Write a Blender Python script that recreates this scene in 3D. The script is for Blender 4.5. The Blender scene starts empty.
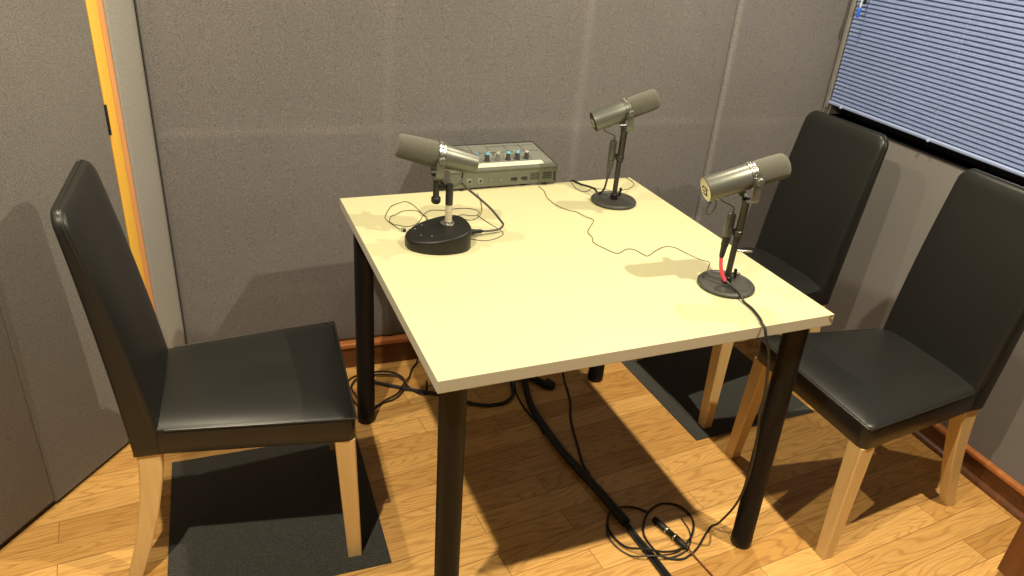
import bpy, bmesh, math, random
from mathutils import Vector, Matrix
random.seed(7)
PI = math.pi
COL = bpy.context.scene.collection
YAW = -0.049457                     # the room is turned a little against the table
CY, SY = math.cos(YAW), math.sin(YAW)
H = 0.74                            # table height
UR, VB = 1.3512, 0.6964             # right wall / back wall in room axes
def rm(u, v, z=0.0):                # room axes -> world
    return Vector((CY*u - SY*v, SY*u + CY*v, z))

# ------------------------------------------------------------------ materials
def nodes(name):
    m = bpy.data.materials.new(name); m.use_nodes = True
    nt = m.node_tree
    return m, nt, nt.nodes['Principled BSDF']
def N(nt, kind, **kw):
    n = nt.nodes.new(kind)
    for k, v in kw.items():
        if k in n.inputs: n.inputs[k].default_value = v
        else: setattr(n, k, v)
    return n
def plain(name, col, rough=.5, metal=0.0, var=.12, scale=40, bump=0.0, bscale=400, spec=None, coat=0.0):
    m, nt, b = nodes(name)
    tc = N(nt, 'ShaderNodeTexCoord')
    no = N(nt, 'ShaderNodeTexNoise', Scale=scale, Detail=4.0)
    nt.links.new(tc.outputs['Object'], no.inputs['Vector'])
    r = N(nt, 'ShaderNodeValToRGB')
    r.color_ramp.elements[0].position = .3; r.color_ramp.elements[1].position = .7
    r.color_ramp.elements[0].color = (*[c*(1-var) for c in col], 1)
    r.color_ramp.elements[1].color = (*[min(1, c*(1+var)) for c in col], 1)
    nt.links.new(no.outputs['Fac'], r.inputs['Fac']); nt.links.new(r.outputs['Color'], b.inputs['Base Color'])
    b.inputs['Roughness'].default_value = rough; b.inputs['Metallic'].default_value = metal
    if spec is not None: b.inputs['Specular IOR Level'].default_value = spec
    b.inputs['Coat Weight'].default_value = coat
    if bump:
        n2 = N(nt, 'ShaderNodeTexNoise', Scale=bscale, Detail=2.0)
        nt.links.new(tc.outputs['Object'], n2.inputs['Vector'])
        bp = N(nt, 'ShaderNodeBump', Strength=bump, Distance=.002)
        nt.links.new(n2.outputs['Fac'], bp.inputs['Height']); nt.links.new(bp.outputs['Normal'], b.inputs['Normal'])
    return m
def fabric(name, col, speck=.35, scale=260, bump=.5, bands=()):
    m, nt, b = nodes(name)
    tc = N(nt, 'ShaderNodeTexCoord')
    a = N(nt, 'ShaderNodeTexNoise', Scale=scale, Detail=3.0, Roughness=.7)
    c = N(nt, 'ShaderNodeTexNoise', Scale=3.0, Detail=3.0)
    for n in (a, c): nt.links.new(tc.outputs['Object'], n.inputs['Vector'])
    r = N(nt, 'ShaderNodeValToRGB')
    r.color_ramp.elements[0].position = .32; r.color_ramp.elements[1].position = .72
    r.color_ramp.elements[0].color = (*[x*(1-speck) for x in col], 1)
    r.color_ramp.elements[1].color = (*[x*(1+speck) for x in col], 1)
    nt.links.new(a.outputs['Fac'], r.inputs['Fac'])
    mx = N(nt, 'ShaderNodeMix', data_type='RGBA', blend_type='MULTIPLY'); mx.inputs[0].default_value = 1
    r2 = N(nt, 'ShaderNodeValToRGB')
    r2.color_ramp.elements[0].color = (.86, .86, .86, 1); r2.color_ramp.elements[1].color = (1.1, 1.1, 1.1, 1)
    nt.links.new(c.outputs['Fac'], r2.inputs['Fac'])
    nt.links.new(r.outputs['Color'], mx.inputs[6]); nt.links.new(r2.outputs['Color'], mx.inputs[7])
    last = mx.outputs[2]
    if bands:                       # cloth paler in soft bands along the battens behind it
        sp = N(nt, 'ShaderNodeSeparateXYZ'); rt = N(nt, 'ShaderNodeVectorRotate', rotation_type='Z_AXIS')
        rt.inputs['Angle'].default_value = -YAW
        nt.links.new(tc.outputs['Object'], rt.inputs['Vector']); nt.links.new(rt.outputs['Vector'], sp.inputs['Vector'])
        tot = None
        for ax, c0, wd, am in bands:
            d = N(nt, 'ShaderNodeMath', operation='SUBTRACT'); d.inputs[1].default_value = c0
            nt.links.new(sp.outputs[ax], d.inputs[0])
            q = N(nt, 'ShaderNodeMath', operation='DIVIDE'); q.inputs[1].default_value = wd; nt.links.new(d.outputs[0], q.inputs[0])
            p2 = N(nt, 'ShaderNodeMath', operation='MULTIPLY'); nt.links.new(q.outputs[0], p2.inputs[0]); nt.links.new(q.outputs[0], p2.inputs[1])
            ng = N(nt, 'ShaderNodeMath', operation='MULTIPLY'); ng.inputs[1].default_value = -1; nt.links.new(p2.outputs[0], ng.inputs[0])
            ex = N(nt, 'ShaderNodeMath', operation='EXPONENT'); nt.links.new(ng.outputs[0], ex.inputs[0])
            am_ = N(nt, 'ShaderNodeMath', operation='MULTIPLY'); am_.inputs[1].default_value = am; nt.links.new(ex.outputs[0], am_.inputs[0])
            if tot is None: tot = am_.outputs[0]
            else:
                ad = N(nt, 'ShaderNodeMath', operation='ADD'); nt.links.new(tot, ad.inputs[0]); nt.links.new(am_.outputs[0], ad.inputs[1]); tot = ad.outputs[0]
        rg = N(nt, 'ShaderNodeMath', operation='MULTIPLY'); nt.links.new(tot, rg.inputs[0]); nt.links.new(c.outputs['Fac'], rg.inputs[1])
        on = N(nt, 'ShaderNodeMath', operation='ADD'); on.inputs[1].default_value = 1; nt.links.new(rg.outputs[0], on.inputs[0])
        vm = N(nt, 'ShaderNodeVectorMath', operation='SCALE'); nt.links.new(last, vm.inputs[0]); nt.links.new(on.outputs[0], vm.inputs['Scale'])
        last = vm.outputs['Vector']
    nt.links.new(last, b.inputs['Base Color'])
    b.inputs['Roughness'].default_value = .95; b.inputs['Specular IOR Level'].default_value = .15
    b.inputs['Sheen Weight'].default_value = .25; b.inputs['Sheen Roughness'].default_value = .6
    bp = N(nt, 'ShaderNodeBump', Strength=bump, Distance=.003)
    nt.links.new(a.outputs['Fac'], bp.inputs['Height']); nt.links.new(bp.outputs['Normal'], b.inputs['Normal'])
    return m
def wood(name, c1, c2, axis='Z', scale=1.0, rough=.4, coat=0.0):
    m, nt, b = nodes(name)
    tc = N(nt, 'ShaderNodeTexCoord'); mp = N(nt, 'ShaderNodeMapping')
    s = {'X': (2, 30, 30), 'Y': (30, 2, 30), 'Z': (30, 30, 2)}[axis]
    mp.inputs['Scale'].default_value = [x*scale for x in s]
    nt.links.new(tc.outputs['Object'], mp.inputs['Vector'])
    no = N(nt, 'ShaderNodeTexNoise', Scale=2.0, Detail=6.0, Roughness=.6, Distortion=.6)
    nt.links.new(mp.outputs['Vector'], no.inputs['Vector'])
    r = N(nt, 'ShaderNodeValToRGB')
    r.color_ramp.elements[0].position = .3; r.color_ramp.elements[1].position = .7
    r.color_ramp.elements[0].color = (*c1, 1); r.color_ramp.elements[1].color = (*c2, 1)
    nt.links.new(no.outputs['Fac'], r.inputs['Fac']); nt.links.new(r.outputs['Color'], b.inputs['Base Color'])
    b.inputs['Roughness'].default_value = rough; b.inputs['Coat Weight'].default_value = coat
    return m
def oak_floor():
    m, nt, b = nodes('oak_strip_floor')
    tc = N(nt, 'ShaderNodeTexCoord'); mp = N(nt, 'ShaderNodeMapping')
    mp.inputs['Rotation'].default_value = (0, 0, -math.radians(4))
    nt.links.new(tc.outputs['Object'], mp.inputs['Vector'])
    br = N(nt, 'ShaderNodeTexBrick', Scale=1.0)
    br.offset = .37; br.offset_frequency = 2
    br.inputs['Brick Width'].default_value = .62; br.inputs['Row Height'].default_value = .076
    br.inputs['Mortar Size'].default_value = .0011; br.inputs['Mortar Smooth'].default_value = .3; br.inputs['Bias'].default_value = 0
    br.inputs['Color1'].default_value = (0, 0, 0, 1); br.inputs['Color2'].default_value = (1, 1, 1, 1); br.inputs['Mortar'].default_value = (.5, .5, .5, 1)
    nt.links.new(mp.outputs['Vector'], br.inputs['Vector'])
    # every plank shifts the grain
    sep = N(nt, 'ShaderNodeVectorMath', operation='SCALE'); sep.inputs['Scale'].default_value = 17.0
    nt.links.new(br.outputs['Color'], sep.inputs[0])
    add = N(nt, 'ShaderNodeVectorMath', operation='ADD')
    nt.links.new(mp.outputs['Vector'], add.inputs[0]); nt.links.new(sep.outputs['Vector'], add.inputs[1])
    # cathedral grain: distorted rings stretched along the plank
    m2 = N(nt, 'ShaderNodeMapping'); m2.inputs['Scale'].default_value = (1.0, 6.5, 1)
    nt.links.new(add.outputs['Vector'], m2.inputs['Vector'])
    nz = N(nt, 'ShaderNodeTexNoise', Scale=1.7, Detail=2.0, Roughness=.45, Distortion=.25)
    nt.links.new(m2.outputs['Vector'], nz.inputs['Vector'])
    ml = N(nt, 'ShaderNodeMath', operation='MULTIPLY'); ml.inputs[1].default_value = 120.0
    nt.links.new(nz.outputs['Fac'], ml.inputs[0])
    sn = N(nt, 'ShaderNodeMath', operation='SINE'); nt.links.new(ml.outputs[0], sn.inputs[0])
    m3 = N(nt, 'ShaderNodeMapping'); m3.inputs['Scale'].default_value = (14, 260, 1)
    nt.links.new(add.outputs['Vector'], m3.inputs['Vector'])
    pores = N(nt, 'ShaderNodeTexNoise', Scale=1.0, Detail=3.0)
    nt.links.new(m3.outputs['Vector'], pores.inputs['Vector'])
    rg = N(nt, 'ShaderNodeValToRGB')
    e = rg.color_ramp.elements
    e[0].position = .0; e[0].color = (1, 1, 1, 1); e[1].position = 1.0; e[1].color = (.52, .44, .34, 1)
    k = e.new(.70); k.color = (.97, .95, .93, 1)
    sc = N(nt, 'ShaderNodeMapRange'); sc.inputs[1].default_value = -1; sc.inputs[2].default_value = 1
    nt.links.new(sn.outputs[0], sc.inputs[0]); nt.links.new(sc.outputs[0], rg.inputs['Fac'])
    rp = N(nt, 'ShaderNodeValToRGB')
    rp.color_ramp.elements[0].position = .35; rp.color_ramp.elements[0].color = (.80, .75, .68, 1)
    rp.color_ramp.elements[1].position = .6; rp.color_ramp.elements[1].color = (1, 1, 1, 1)
    nt.links.new(pores.outputs['Fac'], rp.inputs['Fac'])
    rb = N(nt, 'ShaderNodeValToRGB')
    rb.color_ramp.elements[0].color = (.56, .30, .085, 1); rb.color_ramp.elements[1].color = (.80, .47, .16, 1)
    nt.links.new(br.outputs['Color'], rb.inputs['Fac'])
    x1 = N(nt, 'ShaderNodeMix', data_type='RGBA', blend_type='MULTIPLY'); x1.inputs[0].default_value = .45
    nt.links.new(rb.outputs['Color'], x1.inputs[6]); nt.links.new(rg.outputs['Color'], x1.inputs[7])
    x2 = N(nt, 'ShaderNodeMix', data_type='RGBA', blend_type='MULTIPLY'); x2.inputs[0].default_value = .75
    nt.links.new(x1.outputs[2], x2.inputs[6]); nt.links.new(rp.outputs['Color'], x2.inputs[7])
    x3 = N(nt, 'ShaderNodeMix', data_type='RGBA')
    nt.links.new(br.outputs['Fac'], x3.inputs[0]); nt.links.new(x2.outputs[2], x3.inputs[6]); x3.inputs[7].default_value = (.26, .13, .04, 1)
    nt.links.new(x3.outputs[2], b.inputs['Base Color'])
    b.inputs['Roughness'].default_value = .36; b.inputs['Coat Weight'].default_value = .12; b.inputs['Coat Roughness'].default_value = .25
    bp = N(nt, 'ShaderNodeBump', Strength=.25, Distance=.001)
    nt.links.new(br.outputs['Fac'], bp.inputs['Height']); bp.invert = True
    nt.links.new(bp.outputs['Normal'], b.inputs['Normal'])
    return m
def leather():
    m, nt, b = nodes('black_leatherette')
    tc = N(nt, 'ShaderNodeTexCoord')
    no = N(nt, 'ShaderNodeTexNoise', Scale=7.0, Detail=4.0); vo = N(nt, 'ShaderNodeTexVoronoi', Scale=420.0)
    for n in (no, vo): nt.links.new(tc.outputs['Object'], n.inputs['Vector'])
    r = N(nt, 'ShaderNodeMapRange'); r.inputs[3].default_value = .31; r.inputs[4].default_value = .42
    nt.links.new(no.outputs['Fac'], r.inputs[0]); nt.links.new(r.outputs[0], b.inputs['Roughness'])
    b.inputs['Base Color'].default_value = (.0120, .0123, .0115, 1); b.inputs['Specular IOR Level'].default_value = .36
    bp = N(nt, 'ShaderNodeBump', Strength=.12, Distance=.0006)
    nt.links.new(vo.outputs['Distance'], bp.inputs['Height']); nt.links.new(bp.outputs['Normal'], b.inputs['Normal'])
    return m
def foam():
    m = fabric('windscreen_foam', (.085, .082, .062), .45, 900, .9)
    return m
M = dict(
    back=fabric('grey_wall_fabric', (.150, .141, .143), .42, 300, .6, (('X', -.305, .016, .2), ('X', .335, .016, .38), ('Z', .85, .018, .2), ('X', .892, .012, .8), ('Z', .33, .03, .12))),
    left=fabric('grey_door_fabric', (.150, .141, .135), .42, 300, .6),
    strip=fabric('pale_grey_wall_fabric', (.29, .28, .262), .2, 260, .35),
    right=fabric('grey_vinyl_wall', (.17, .16, .155), .08, 300, .15),
    ceil=plain('ceiling_paint', (.11, .105, .10), .9, bump=.2),
    floor=oak_floor(),
    leather=leather(),
    piping=plain('black_piping', (.016, .016, .015), .32),
    beech=wood('beech_leg', (.62, .43, .185), (.72, .52, .25), 'Z', .6, .42),
    base=wood('red_oak_baseboard', (.36, .125, .035), (.52, .19, .06), 'X', .7, .35, .2),
    plinth=wood('dark_oak_plinth', (.085, .030, .010), (.15, .055, .018), 'X', .7, .4, .1),
    post=wood('dark_stained_wood', (.11, .036, .010), (.17, .06, .018), 'Z', .6, .45),
    lip=wood('yellow_pine_lipping', (.78, .44, .06), (.88, .52, .085), 'Z', .4, .5),
    jamb=wood('orange_jamb_wood', (.64, .29, .11), (.76, .36, .15), 'Z', .4, .5),
    under=plain('bounce_cut_underside', (.035, .028, .02), .8),  # unseen underside, made dark to cut bounce light below the table
    white=plain('cream_laminate', (.51, .485, .295), .38, var=.02, scale=3),
    edge=plain('cream_edge_band', (.44, .425, .345), .45, var=.02, scale=3),
    chip=plain('bare_chipboard', (.22, .12, .05), .9, var=.4, scale=300),
    legblk=plain('black_powder_coat', (.006, .0057, .0055), .38, bump=.08, bscale=900, spec=.25),
    blk=plain('black_plastic', (.008, .008, .0075), .42, bump=.1, bscale=700, spec=.35),
    rubber=plain('black_cable_rubber', (.012, .012, .012), .48),
    greycable=plain('grey_cable_rubber', (.055, .053, .048), .5),
    wire=plain('thin_dark_wire', (.05, .045, .03), .5),
    red=plain('red_heat_shrink', (.72, .055, .085), .45),
    mic=plain('grey_metallic_enamel', (.135, .14, .125), .38, .55, var=.06, scale=20),
    capw=plain('glare_plate_pale_symbol', (.50, .47, .34), .4, .5, var=.15, scale=200),  # near plate's specular glare put into the colour; also the real pale symbols
    chrome=plain('nickel_metal', (.45, .45, .42), .28, .95),
    foam=foam(),
    tube=plain('satin_black_metal', (.03, .03, .027), .36, .4),
    gun=plain('gunmetal_socket', (.11, .11, .10), .32, .7),
    tape=plain('cream_cloth_tape', (.55, .49, .36), .8, var=.2, scale=250, bump=.3),
    basegrey=plain('dark_grey_cast_base', (.035, .035, .031), .5, bump=.25, bscale=600),
    mixer=plain('olive_grey_painted_metal', (.135, .142, .118), .42, .2, var=.08, scale=30),
    mixtop=plain('grey_mixer_panel', (.19, .20, .18), .45, .2, var=.2, scale=150),
    knob=plain('dark_grey_knob', (.035, .035, .035), .4),
    knobgrey=plain('mid_grey_knob', (.13, .13, .13), .4),
    blue=plain('light_blue_cap', (.10, .38, .58), .4),
    greycap=plain('pale_grey_cap', (.32, .33, .31), .4),
    paper=plain('cream_marking_tape', (.78, .72, .50), .7, var=.05),
    ink=plain('black_ink', (.015, .015, .015), .7),
    carpet=fabric('charcoal_carpet', (.036, .036, .031), .85, 260, 1.0),
    slat=plain('pale_blue_slat', (.33, .42, .71), .42, var=.03, scale=5),
    rail=plain('pale_blue_rail', (.28, .35, .58), .38, var=.02),
    wandblue=plain('bright_blue_plastic', (.015, .10, .60), .25),
    clear=plain('pale_clear_plastic', (.62, .68, .72), .15),
    dark=plain('black_window_paint', (.006, .006, .007), .6),
    cas=plain('pale_casing_paint', (.20, .197, .19), .6),
)
gm, gnt, gb = nodes('dark_window_glass')
gb.inputs['Base Color'].default_value = (.006, .008, .012, 1); gb.inputs['Roughness'].default_value = .06
M['glass'] = gm

# ------------------------------------------------------------------ mesh helpers
def box(bm, c, s, rot=None, bev=0.0, seg=3):
    """box centred at c with full size s (optionally turned by a matrix), bevelled"""
    r = bmesh.ops.create_cube(bm, size=1.0)
    vs = r['verts']
    bmesh.ops.scale(bm, vec=s, verts=vs)
    if bev > 0:
        es = list({e for v in vs for e in v.link_edges})
        o = bmesh.ops.bevel(bm, geom=es, offset=bev, segments=seg, affect='EDGES', profile=.5)
        vs = list({v for f in o['faces'] for v in f.verts} | {v for v in vs if v.is_valid})
    if rot is not None: bmesh.ops.transform(bm, matrix=rot.to_4x4(), verts=vs)
    bmesh.ops.translate(bm, vec=Vector(c), verts=vs)
    return vs
def rings(bm, rr, cap0=True, cap1=True, closed=True):
    """skin a list of point loops of equal length"""
    vv = [[bm.verts.new(p) for p in ring] for ring in rr]
    n = len(vv[0])
    for a, b in zip(vv[:-1], vv[1:]):
        for i in range(n if closed else n-1):
            j = (i+1) % n
            bm.faces.new((a[i], a[j], b[j], b[i]))
    if cap0: bm.faces.new(list(reversed(vv[0])))
    if cap1: bm.faces.new(vv[-1])
    return vv
def frame_of(d):
    d = Vector(d).normalized()
    a = Vector((0, 0, 1)) if abs(d.z) < .9 else Vector((1, 0, 0))
    x = a.cross(d).normalized(); y = d.cross(x)
    return x, y, d
def lathe(bm, prof, o=(0, 0, 0), d=(0, 0, 1), n=32):
    """prof: list of (radius, distance along d)"""
    x, y, z = frame_of(d); o = Vector(o)
    rr = [[o + z*h + (x*math.cos(2*PI*i/n) + y*math.sin(2*PI*i/n))*max(r, 1e-5) for i in range(n)] for r, h in prof]
    return rings(bm, rr)
def spline(pts, sub=6):
    """Catmull-Rom through the points"""
    p = [Vector(q) for q in pts]
    p = [p[0]*2-p[1]] + p + [p[-1]*2-p[-2]]
    out = []
    for i in range(1, len(p)-2):
        for k in range(sub):
            t = k/sub
            out.append(.5*((2*p[i]) + (p[i+1]-p[i-1])*t + (2*p[i-1]-5*p[i]+4*p[i+1]-p[i+2])*t*t + (3*p[i]-p[i-1]-3*p[i+1]+p[i+2])*t**3))
    out.append(p[-2])
    return out
def tube(bm, pts, r, n=8, smooth=6, floor=None):
    q = spline(pts, smooth) if smooth else [Vector(p) for p in pts]
    if floor is not None:
        for v in q: v.z = max(v.z, floor + (r if not callable(r) else .003))
    rr = []; x = None
    for i, c in enumerate(q):
        d = (q[min(i+1, len(q)-1)] - q[max(i-1, 0)]).normalized()
        if x is None: x, y, _ = frame_of(d)
        x = (x - d*x.dot(d)).normalized(); y = d.cross(x)
        rad = r(i/(len(q)-1)) if callable(r) else r
        rr.append([c + (x*math.cos(2*PI*k/n) + y*math.sin(2*PI*k/n))*rad for k in range(n)])
    return rings(bm, rr)
def obj(name, bm, mat, parent=None, smooth=True, ang=38):
    bmesh.ops.recalc_face_normals(bm, faces=bm.faces[:])
    me = bpy.data.meshes.new(name); bm.to_mesh(me); bm.free()
    for m in (mat if isinstance(mat, (list, tuple)) else [mat]): me.materials.append(m)
    if smooth:
        for p in me.polygons: p.use_smooth = True
        me.set_sharp_from_angle(angle=math.radians(ang))
    o = bpy.data.objects.new(name, me); COL.objects.link(o)
    if parent is not None: o.parent = parent
    return o
def B(): return bmesh.new()
def tag(o, label, cat, group=None):
    o['label'] = label; o['category'] = cat
    if group: o['group'] = group
    return o
def thing(name, label, cat, loc=(0, 0, 0), rz=0.0, group=None):
    o = bpy.data.objects.new(name, None); COL.objects.link(o)
    o.empty_display_size = .1
    o.location = loc; o.rotation_euler = (0, 0, rz)
    return tag(o, label, cat, group)
def struct(name, bm, mat, parent=None, **k):
    o = obj(name, bm, mat, parent, **k)
    if parent is None: o['kind'] = 'structure'
    return o
RZ = Matrix.Rotation(YAW, 3, 'Z')
def rbox(bm, u0, u1, v0, v1, z0, z1, bev=0.0, seg=4):
    """box in room axes"""
    box(bm, rm((u0+u1)/2, (v0+v1)/2, (z0+z1)/2), (u1-u0, v1-v0, z1-z0), RZ, bev, seg)

# ------------------------------------------------------------------ the room
CH = 2.42                            # ceiling height
UL, VF = -1.62, -2.7                 # straight part of the left wall, wall behind the camera
b = B(); rbox(b, UL-.4, UR+.3, VF-.1, VB+.3, -.08, 0); struct('floor', b, M['floor'], smooth=False)
b = B(); rbox(b, UL-.4, UR+.3, VF-.1, VB+.3, CH, CH+.08); struct('ceiling', b, M['ceil'], smooth=False)
# back wall: two upholstered panels with rounded edges over a carcass; shallow battens swell under the cloth
def batten_panel(bm, u0, u1, z0, z1, vfront, us=(), zs=(), bev=.014, amp=.0035, wid=.016):
    """upholstered panel: front face bulges slightly over battens, edges roll back"""
    def axis(a, c, marks):
        p = [a, a+bev*.15, a+bev*.45, a+bev] + [a+bev+(c-a-2*bev)*i/40 for i in range(1, 40)] + [c-bev, c-bev*.45, c-bev*.15, c]
        for m in marks: p += [m-wid*k/3 for k in range(-5, 6)]
        return sorted(set(round(x, 5) for x in p if a <= x <= c))
    U, Z = axis(u0, u1, us), axis(z0, z1, zs)
    def roll(t): return bev*(1-math.sqrt(max(0, 1-(1-min(t/bev, 1))**2)))
    g = []
    for z in Z:
        row = []
        for u in U:
            v = vfront + max(roll(u-u0), roll(u1-u), roll(z-z0), roll(z1-z))
            h = max([math.exp(-((u-m)/wid)**2) for m in us] + [.3*math.exp(-((z-m)/wid)**2) for m in zs] + [0])
            row.append(bm.verts.new(rm(u, v - amp*h, z)))
        g.append(row)
    for i in range(len(Z)-1):
        for j in range(len(U)-1):
            bm.faces.new((g[i][j], g[i][j+1], g[i+1][j+1], g[i+1][j]))
    # back face and sides
    bk = [[bm.verts.new(rm(u, vfront+.03, z)) for u in (u0, u1)] for z in (z0, z1)]
    bm.faces.new((bk[0][1], bk[0][0], bk[1][0], bk[1][1]))
    bm.faces.new([bk[0][0]] + [bk[0][1]] + list(reversed(g[0])))
    bm.faces.new([bk[1][1]] + [bk[1][0]] + g[-1])
    bm.faces.new([bk[1][0], bk[0][0]] + [r[0] for r in g])
    bm.faces.new([bk[0][1], bk[1][1]] + [r[-1] for r in reversed(g)])
b = B(); rbox(b, -1.25, UR+.1, VB+.03, VB+.12, 0, CH)
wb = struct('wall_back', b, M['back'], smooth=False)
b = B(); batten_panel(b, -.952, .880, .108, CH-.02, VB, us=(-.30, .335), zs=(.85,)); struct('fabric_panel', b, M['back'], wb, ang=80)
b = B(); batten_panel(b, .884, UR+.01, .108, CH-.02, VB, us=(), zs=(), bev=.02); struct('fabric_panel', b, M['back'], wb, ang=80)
b = B(); rbox(b, -.955, UR, VB-.008, VB+.03, 0, .086, .002)
wbb = struct('baseboard_back', b, M['plinth'])
b = B(); rbox(b, -.955, UR, VB-.022, VB+.03, .086, .106, .006); struct('cap_moulding', b, M['base'], wbb)

# left side: a fabric-covered door leaf set at an angle, pine lipping, orange jamb, pale return strip to the back wall
A0 = Vector((-1.384, .076)); DV = Vector((.591, .807)).normalized(); NV = Vector((DV.y, -DV.x))
def dl(s, off, z):                   # along the leaf, out from its face (room axes -> world)
    p = A0 + DV*s + NV*off
    return rm(p.x, p.y, z)
def lbox(bm, s0, s1, o0, o1, z0, z1, bev=0.0, seg=3):
    R = Matrix.Rotation(YAW + math.atan2(DV.y, DV.x), 3, 'Z')
    box(bm, dl((s0+s1)/2, (o0+o1)/2, (z0+z1)/2), (s1-s0, abs(o1-o0), z1-z0), R, bev, seg)
b = B(); lbox(b, -.30, .575, -.045, -.006, .012, 2.10)
door = struct('door_1', b, M['dark'], smooth=False)
b = B(); lbox(b, .1745, .574, -.012, 0, .012, 2.10, .003); struct('fabric_panel', b, M['left'], door)
b = B(); lbox(b, -.30, .1715, -.012, 0, .022, 2.10, .003); struct('fabric_panel', b, M['left'], door)
b = B(); lbox(b, .575, .607, -.045, .002, .012, 2.10, .002); struct('lipping', b, M['lip'], door)
b = B(); lbox(b, .5715, .5775, -.001, .004, .905, .982, .001); struct('strike_plate', b, M['dark'], door)
b = B(); lbox(b, .6085, .629, -.06, -.001, 0, 2.13, .004); struct('trim_1', b, M['jamb'])
b = B(); lbox(b, -.34, .629, -.05, .0, 2.13, CH); struct('wall_left_head', b, M['left'], smooth=False)
E0 = A0 + DV*.63; E1 = Vector((-.955, VB+.02))
dd = (E1-E0); L2 = dd.length; mid = (E0+E1)/2; nn = Vector((-dd.y, dd.x)).normalized()
b = B(); box(b, rm(mid.x+nn.x*.02, mid.y+nn.y*.02, CH/2), (L2, .04, CH), Matrix.Rotation(YAW+math.atan2(dd.y, dd.x), 3, 'Z'), .012, 4)
struct('wall_left_return', b, M['strip'])
EL = A0 + DV*(-.302)
b = B(); rbox(b, UL-.08, EL.x+.0, VF, EL.y, 0, CH); struct('wall_left', b, M['left'], smooth=False)
b = B(); rbox(b, UL-.1, UR+.2, VF-.08, VF, 0, CH); struct('wall_front', b, M['carpet'], smooth=False)

# right wall with the window opening
WV0, WV1, WZ0, WZ1 = -.62, .662, .882, 2.06
b = B()
rbox(b, UR, UR+.10, VF, VB+.03, 0, WZ0)
rbox(b, UR, UR+.10, VF, VB+.03, WZ1, CH)
rbox(b, UR, UR+.10, VF, WV0, WZ0, WZ1)
rbox(b, UR, UR+.10, WV1, VB+.03, WZ0, WZ1)
struct('wall_right', b, M['right'], smooth=False)
b = B()
for a in ((WV0, WV0+.04, WZ0, WZ1), (WV1-.04, WV1, WZ0, WZ1), (WV0, WV1, WZ0, WZ0+.035), (WV0, WV1, WZ1-.04, WZ1), (.0, .04, WZ0, WZ1)):
    rbox(b, UR+.05, UR+.095, a[0], a[1], a[2], a[3], .003)
win = struct('window_1', b, M['dark'])
b = B(); rbox(b, UR+.075, UR+.08, WV0+.03, WV1-.03, WZ0+.03, WZ1-.03); struct('pane', b, M['glass'], win, smooth=False)
b = B(); rbox(b, UR-.003, UR+.06, WV0-.01, WV1, WZ0-.006, WZ0, .002); struct('window_sill', b, M['dark'], win)
b = B(); rbox(b, UR-.012, UR, WV1+.004, WV1+.022, WZ0+.02, WZ1, .003); struct('trim_2', b, M['cas'])
b = B()
rbox(b, UR-.012, UR, VF, VB-.008, 0, .070, .002)
bbr = struct('baseboard_right', b, M['plinth'])
b = B(); rbox(b, UR-.024, UR, VF, VB-.022, .070, .088, .006); struct('cap_moulding', b, M['base'], bbr)
b = B()
q = [(0, 0), (0, .018), (.006, .0168), (.0125, .0125), (.0168, .006), (.018, 0)]
rings(b, [[rm(UR-.012-x, v, z) for x, z in q] for v in (VB-.01, -.9)])
struct('shoe_moulding', b, M['plinth'], bbr)
cb = thing('wooden_cabinet', 'dark brown wooden cabinet at the right edge in front of the wall', 'cabinet', rm(1.19, -.99, 0), YAW)
b = B(); box(b, (0, 0, .40), (.296, .596, .72), None, .003, 2); box(b, (.01, 0, .02), (.26, .55, .04), None); obj('carcass', b, M['post'], cb)
b = B(); box(b, (-.003, 0, .771), (.306, .616, .022), None, .004, 2); obj('top', b, M['post'], cb)
for sy in (-.148, .148):
    b = B(); box(b, (-.158, sy, .40), (.018, .288, .69), None, .003, 2); dr = obj('door', b, M['post'], cb)
    b = B(); lathe(b, [(.006, 0), (.005, .012), (.011, .018), (.009, .026), (.001, .027)], (-.167, sy*.22, .52), (-1, 0, 0), 18); obj('knob', b, M['chrome'], dr)

# ------------------------------------------------------------------ venetian blind
bl = thing('venetian_blind', 'pale blue venetian blind lowered over the dark window', 'blind', rm(UR-.012, .02, .92), YAW)
def bloc(u, v, z): return Vector((u-(UR-.012), v-.02, z-.92))
BV0, BV1 = -.60, .655
b = B()
PITCH, SW = .0143, .0160
tilt = math.radians(66)
z = .945
while z < 2.0:
    arc = []
    for k in range(5):                                # lower edge leans into the room, slightly crowned
        t = (k/4-.5); sl = t*SW; cr = .0009*(1-4*t*t)
        arc.append((sl*math.cos(tilt) - cr*math.sin(tilt), sl*math.sin(tilt) + cr*math.cos(tilt)))
    up = [[b.verts.new(bloc(UR-.012 + a, v, z + c)) for a, c in arc] for v in (BV0, BV1)]
    for k in range(4):
        b.faces.new((up[0][k], up[0][k+1], up[1][k+1], up[1][k]))
    z += PITCH
bmesh.ops.solidify(b, geom=b.faces[:], thickness=.0004)
obj('slats', b, M['slat'], bl, ang=60)
b = B(); box(b, bloc(UR-.014, (BV0+BV1)/2, .928), (.020, BV1-BV0, .011), None, .003); obj('bottom_rail', b, M['rail'], bl)
b = B(); box(b, bloc(UR-.014, (BV0+BV1)/2, 2.02), (.026, BV1-BV0, .028), None, .003); obj('head_rail', b, M['rail'], bl)
for v in (.585, .185, -.25):
    b = B()
    tube(b, [bloc(UR-.0245, v, .930), bloc(UR-.0245, v, 2.01)], .0004, 6, 0)
    lathe(b, [(.001, 0), (.005, 0), (.005, .004), (.002, .006)], bloc(UR-.0245, v, .925), (-1, 0, 0), 14)
    obj('ladder_cord', b, M['slat'], bl)
b = B()
lathe(b, [(.0028, 0), (.0028, .75), (.002, .76)], bloc(UR-.060, .588, 1.268), (0.030, .004, 1), 8)
wd = obj('tilt_wand', b, M['clear'], bl)
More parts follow.
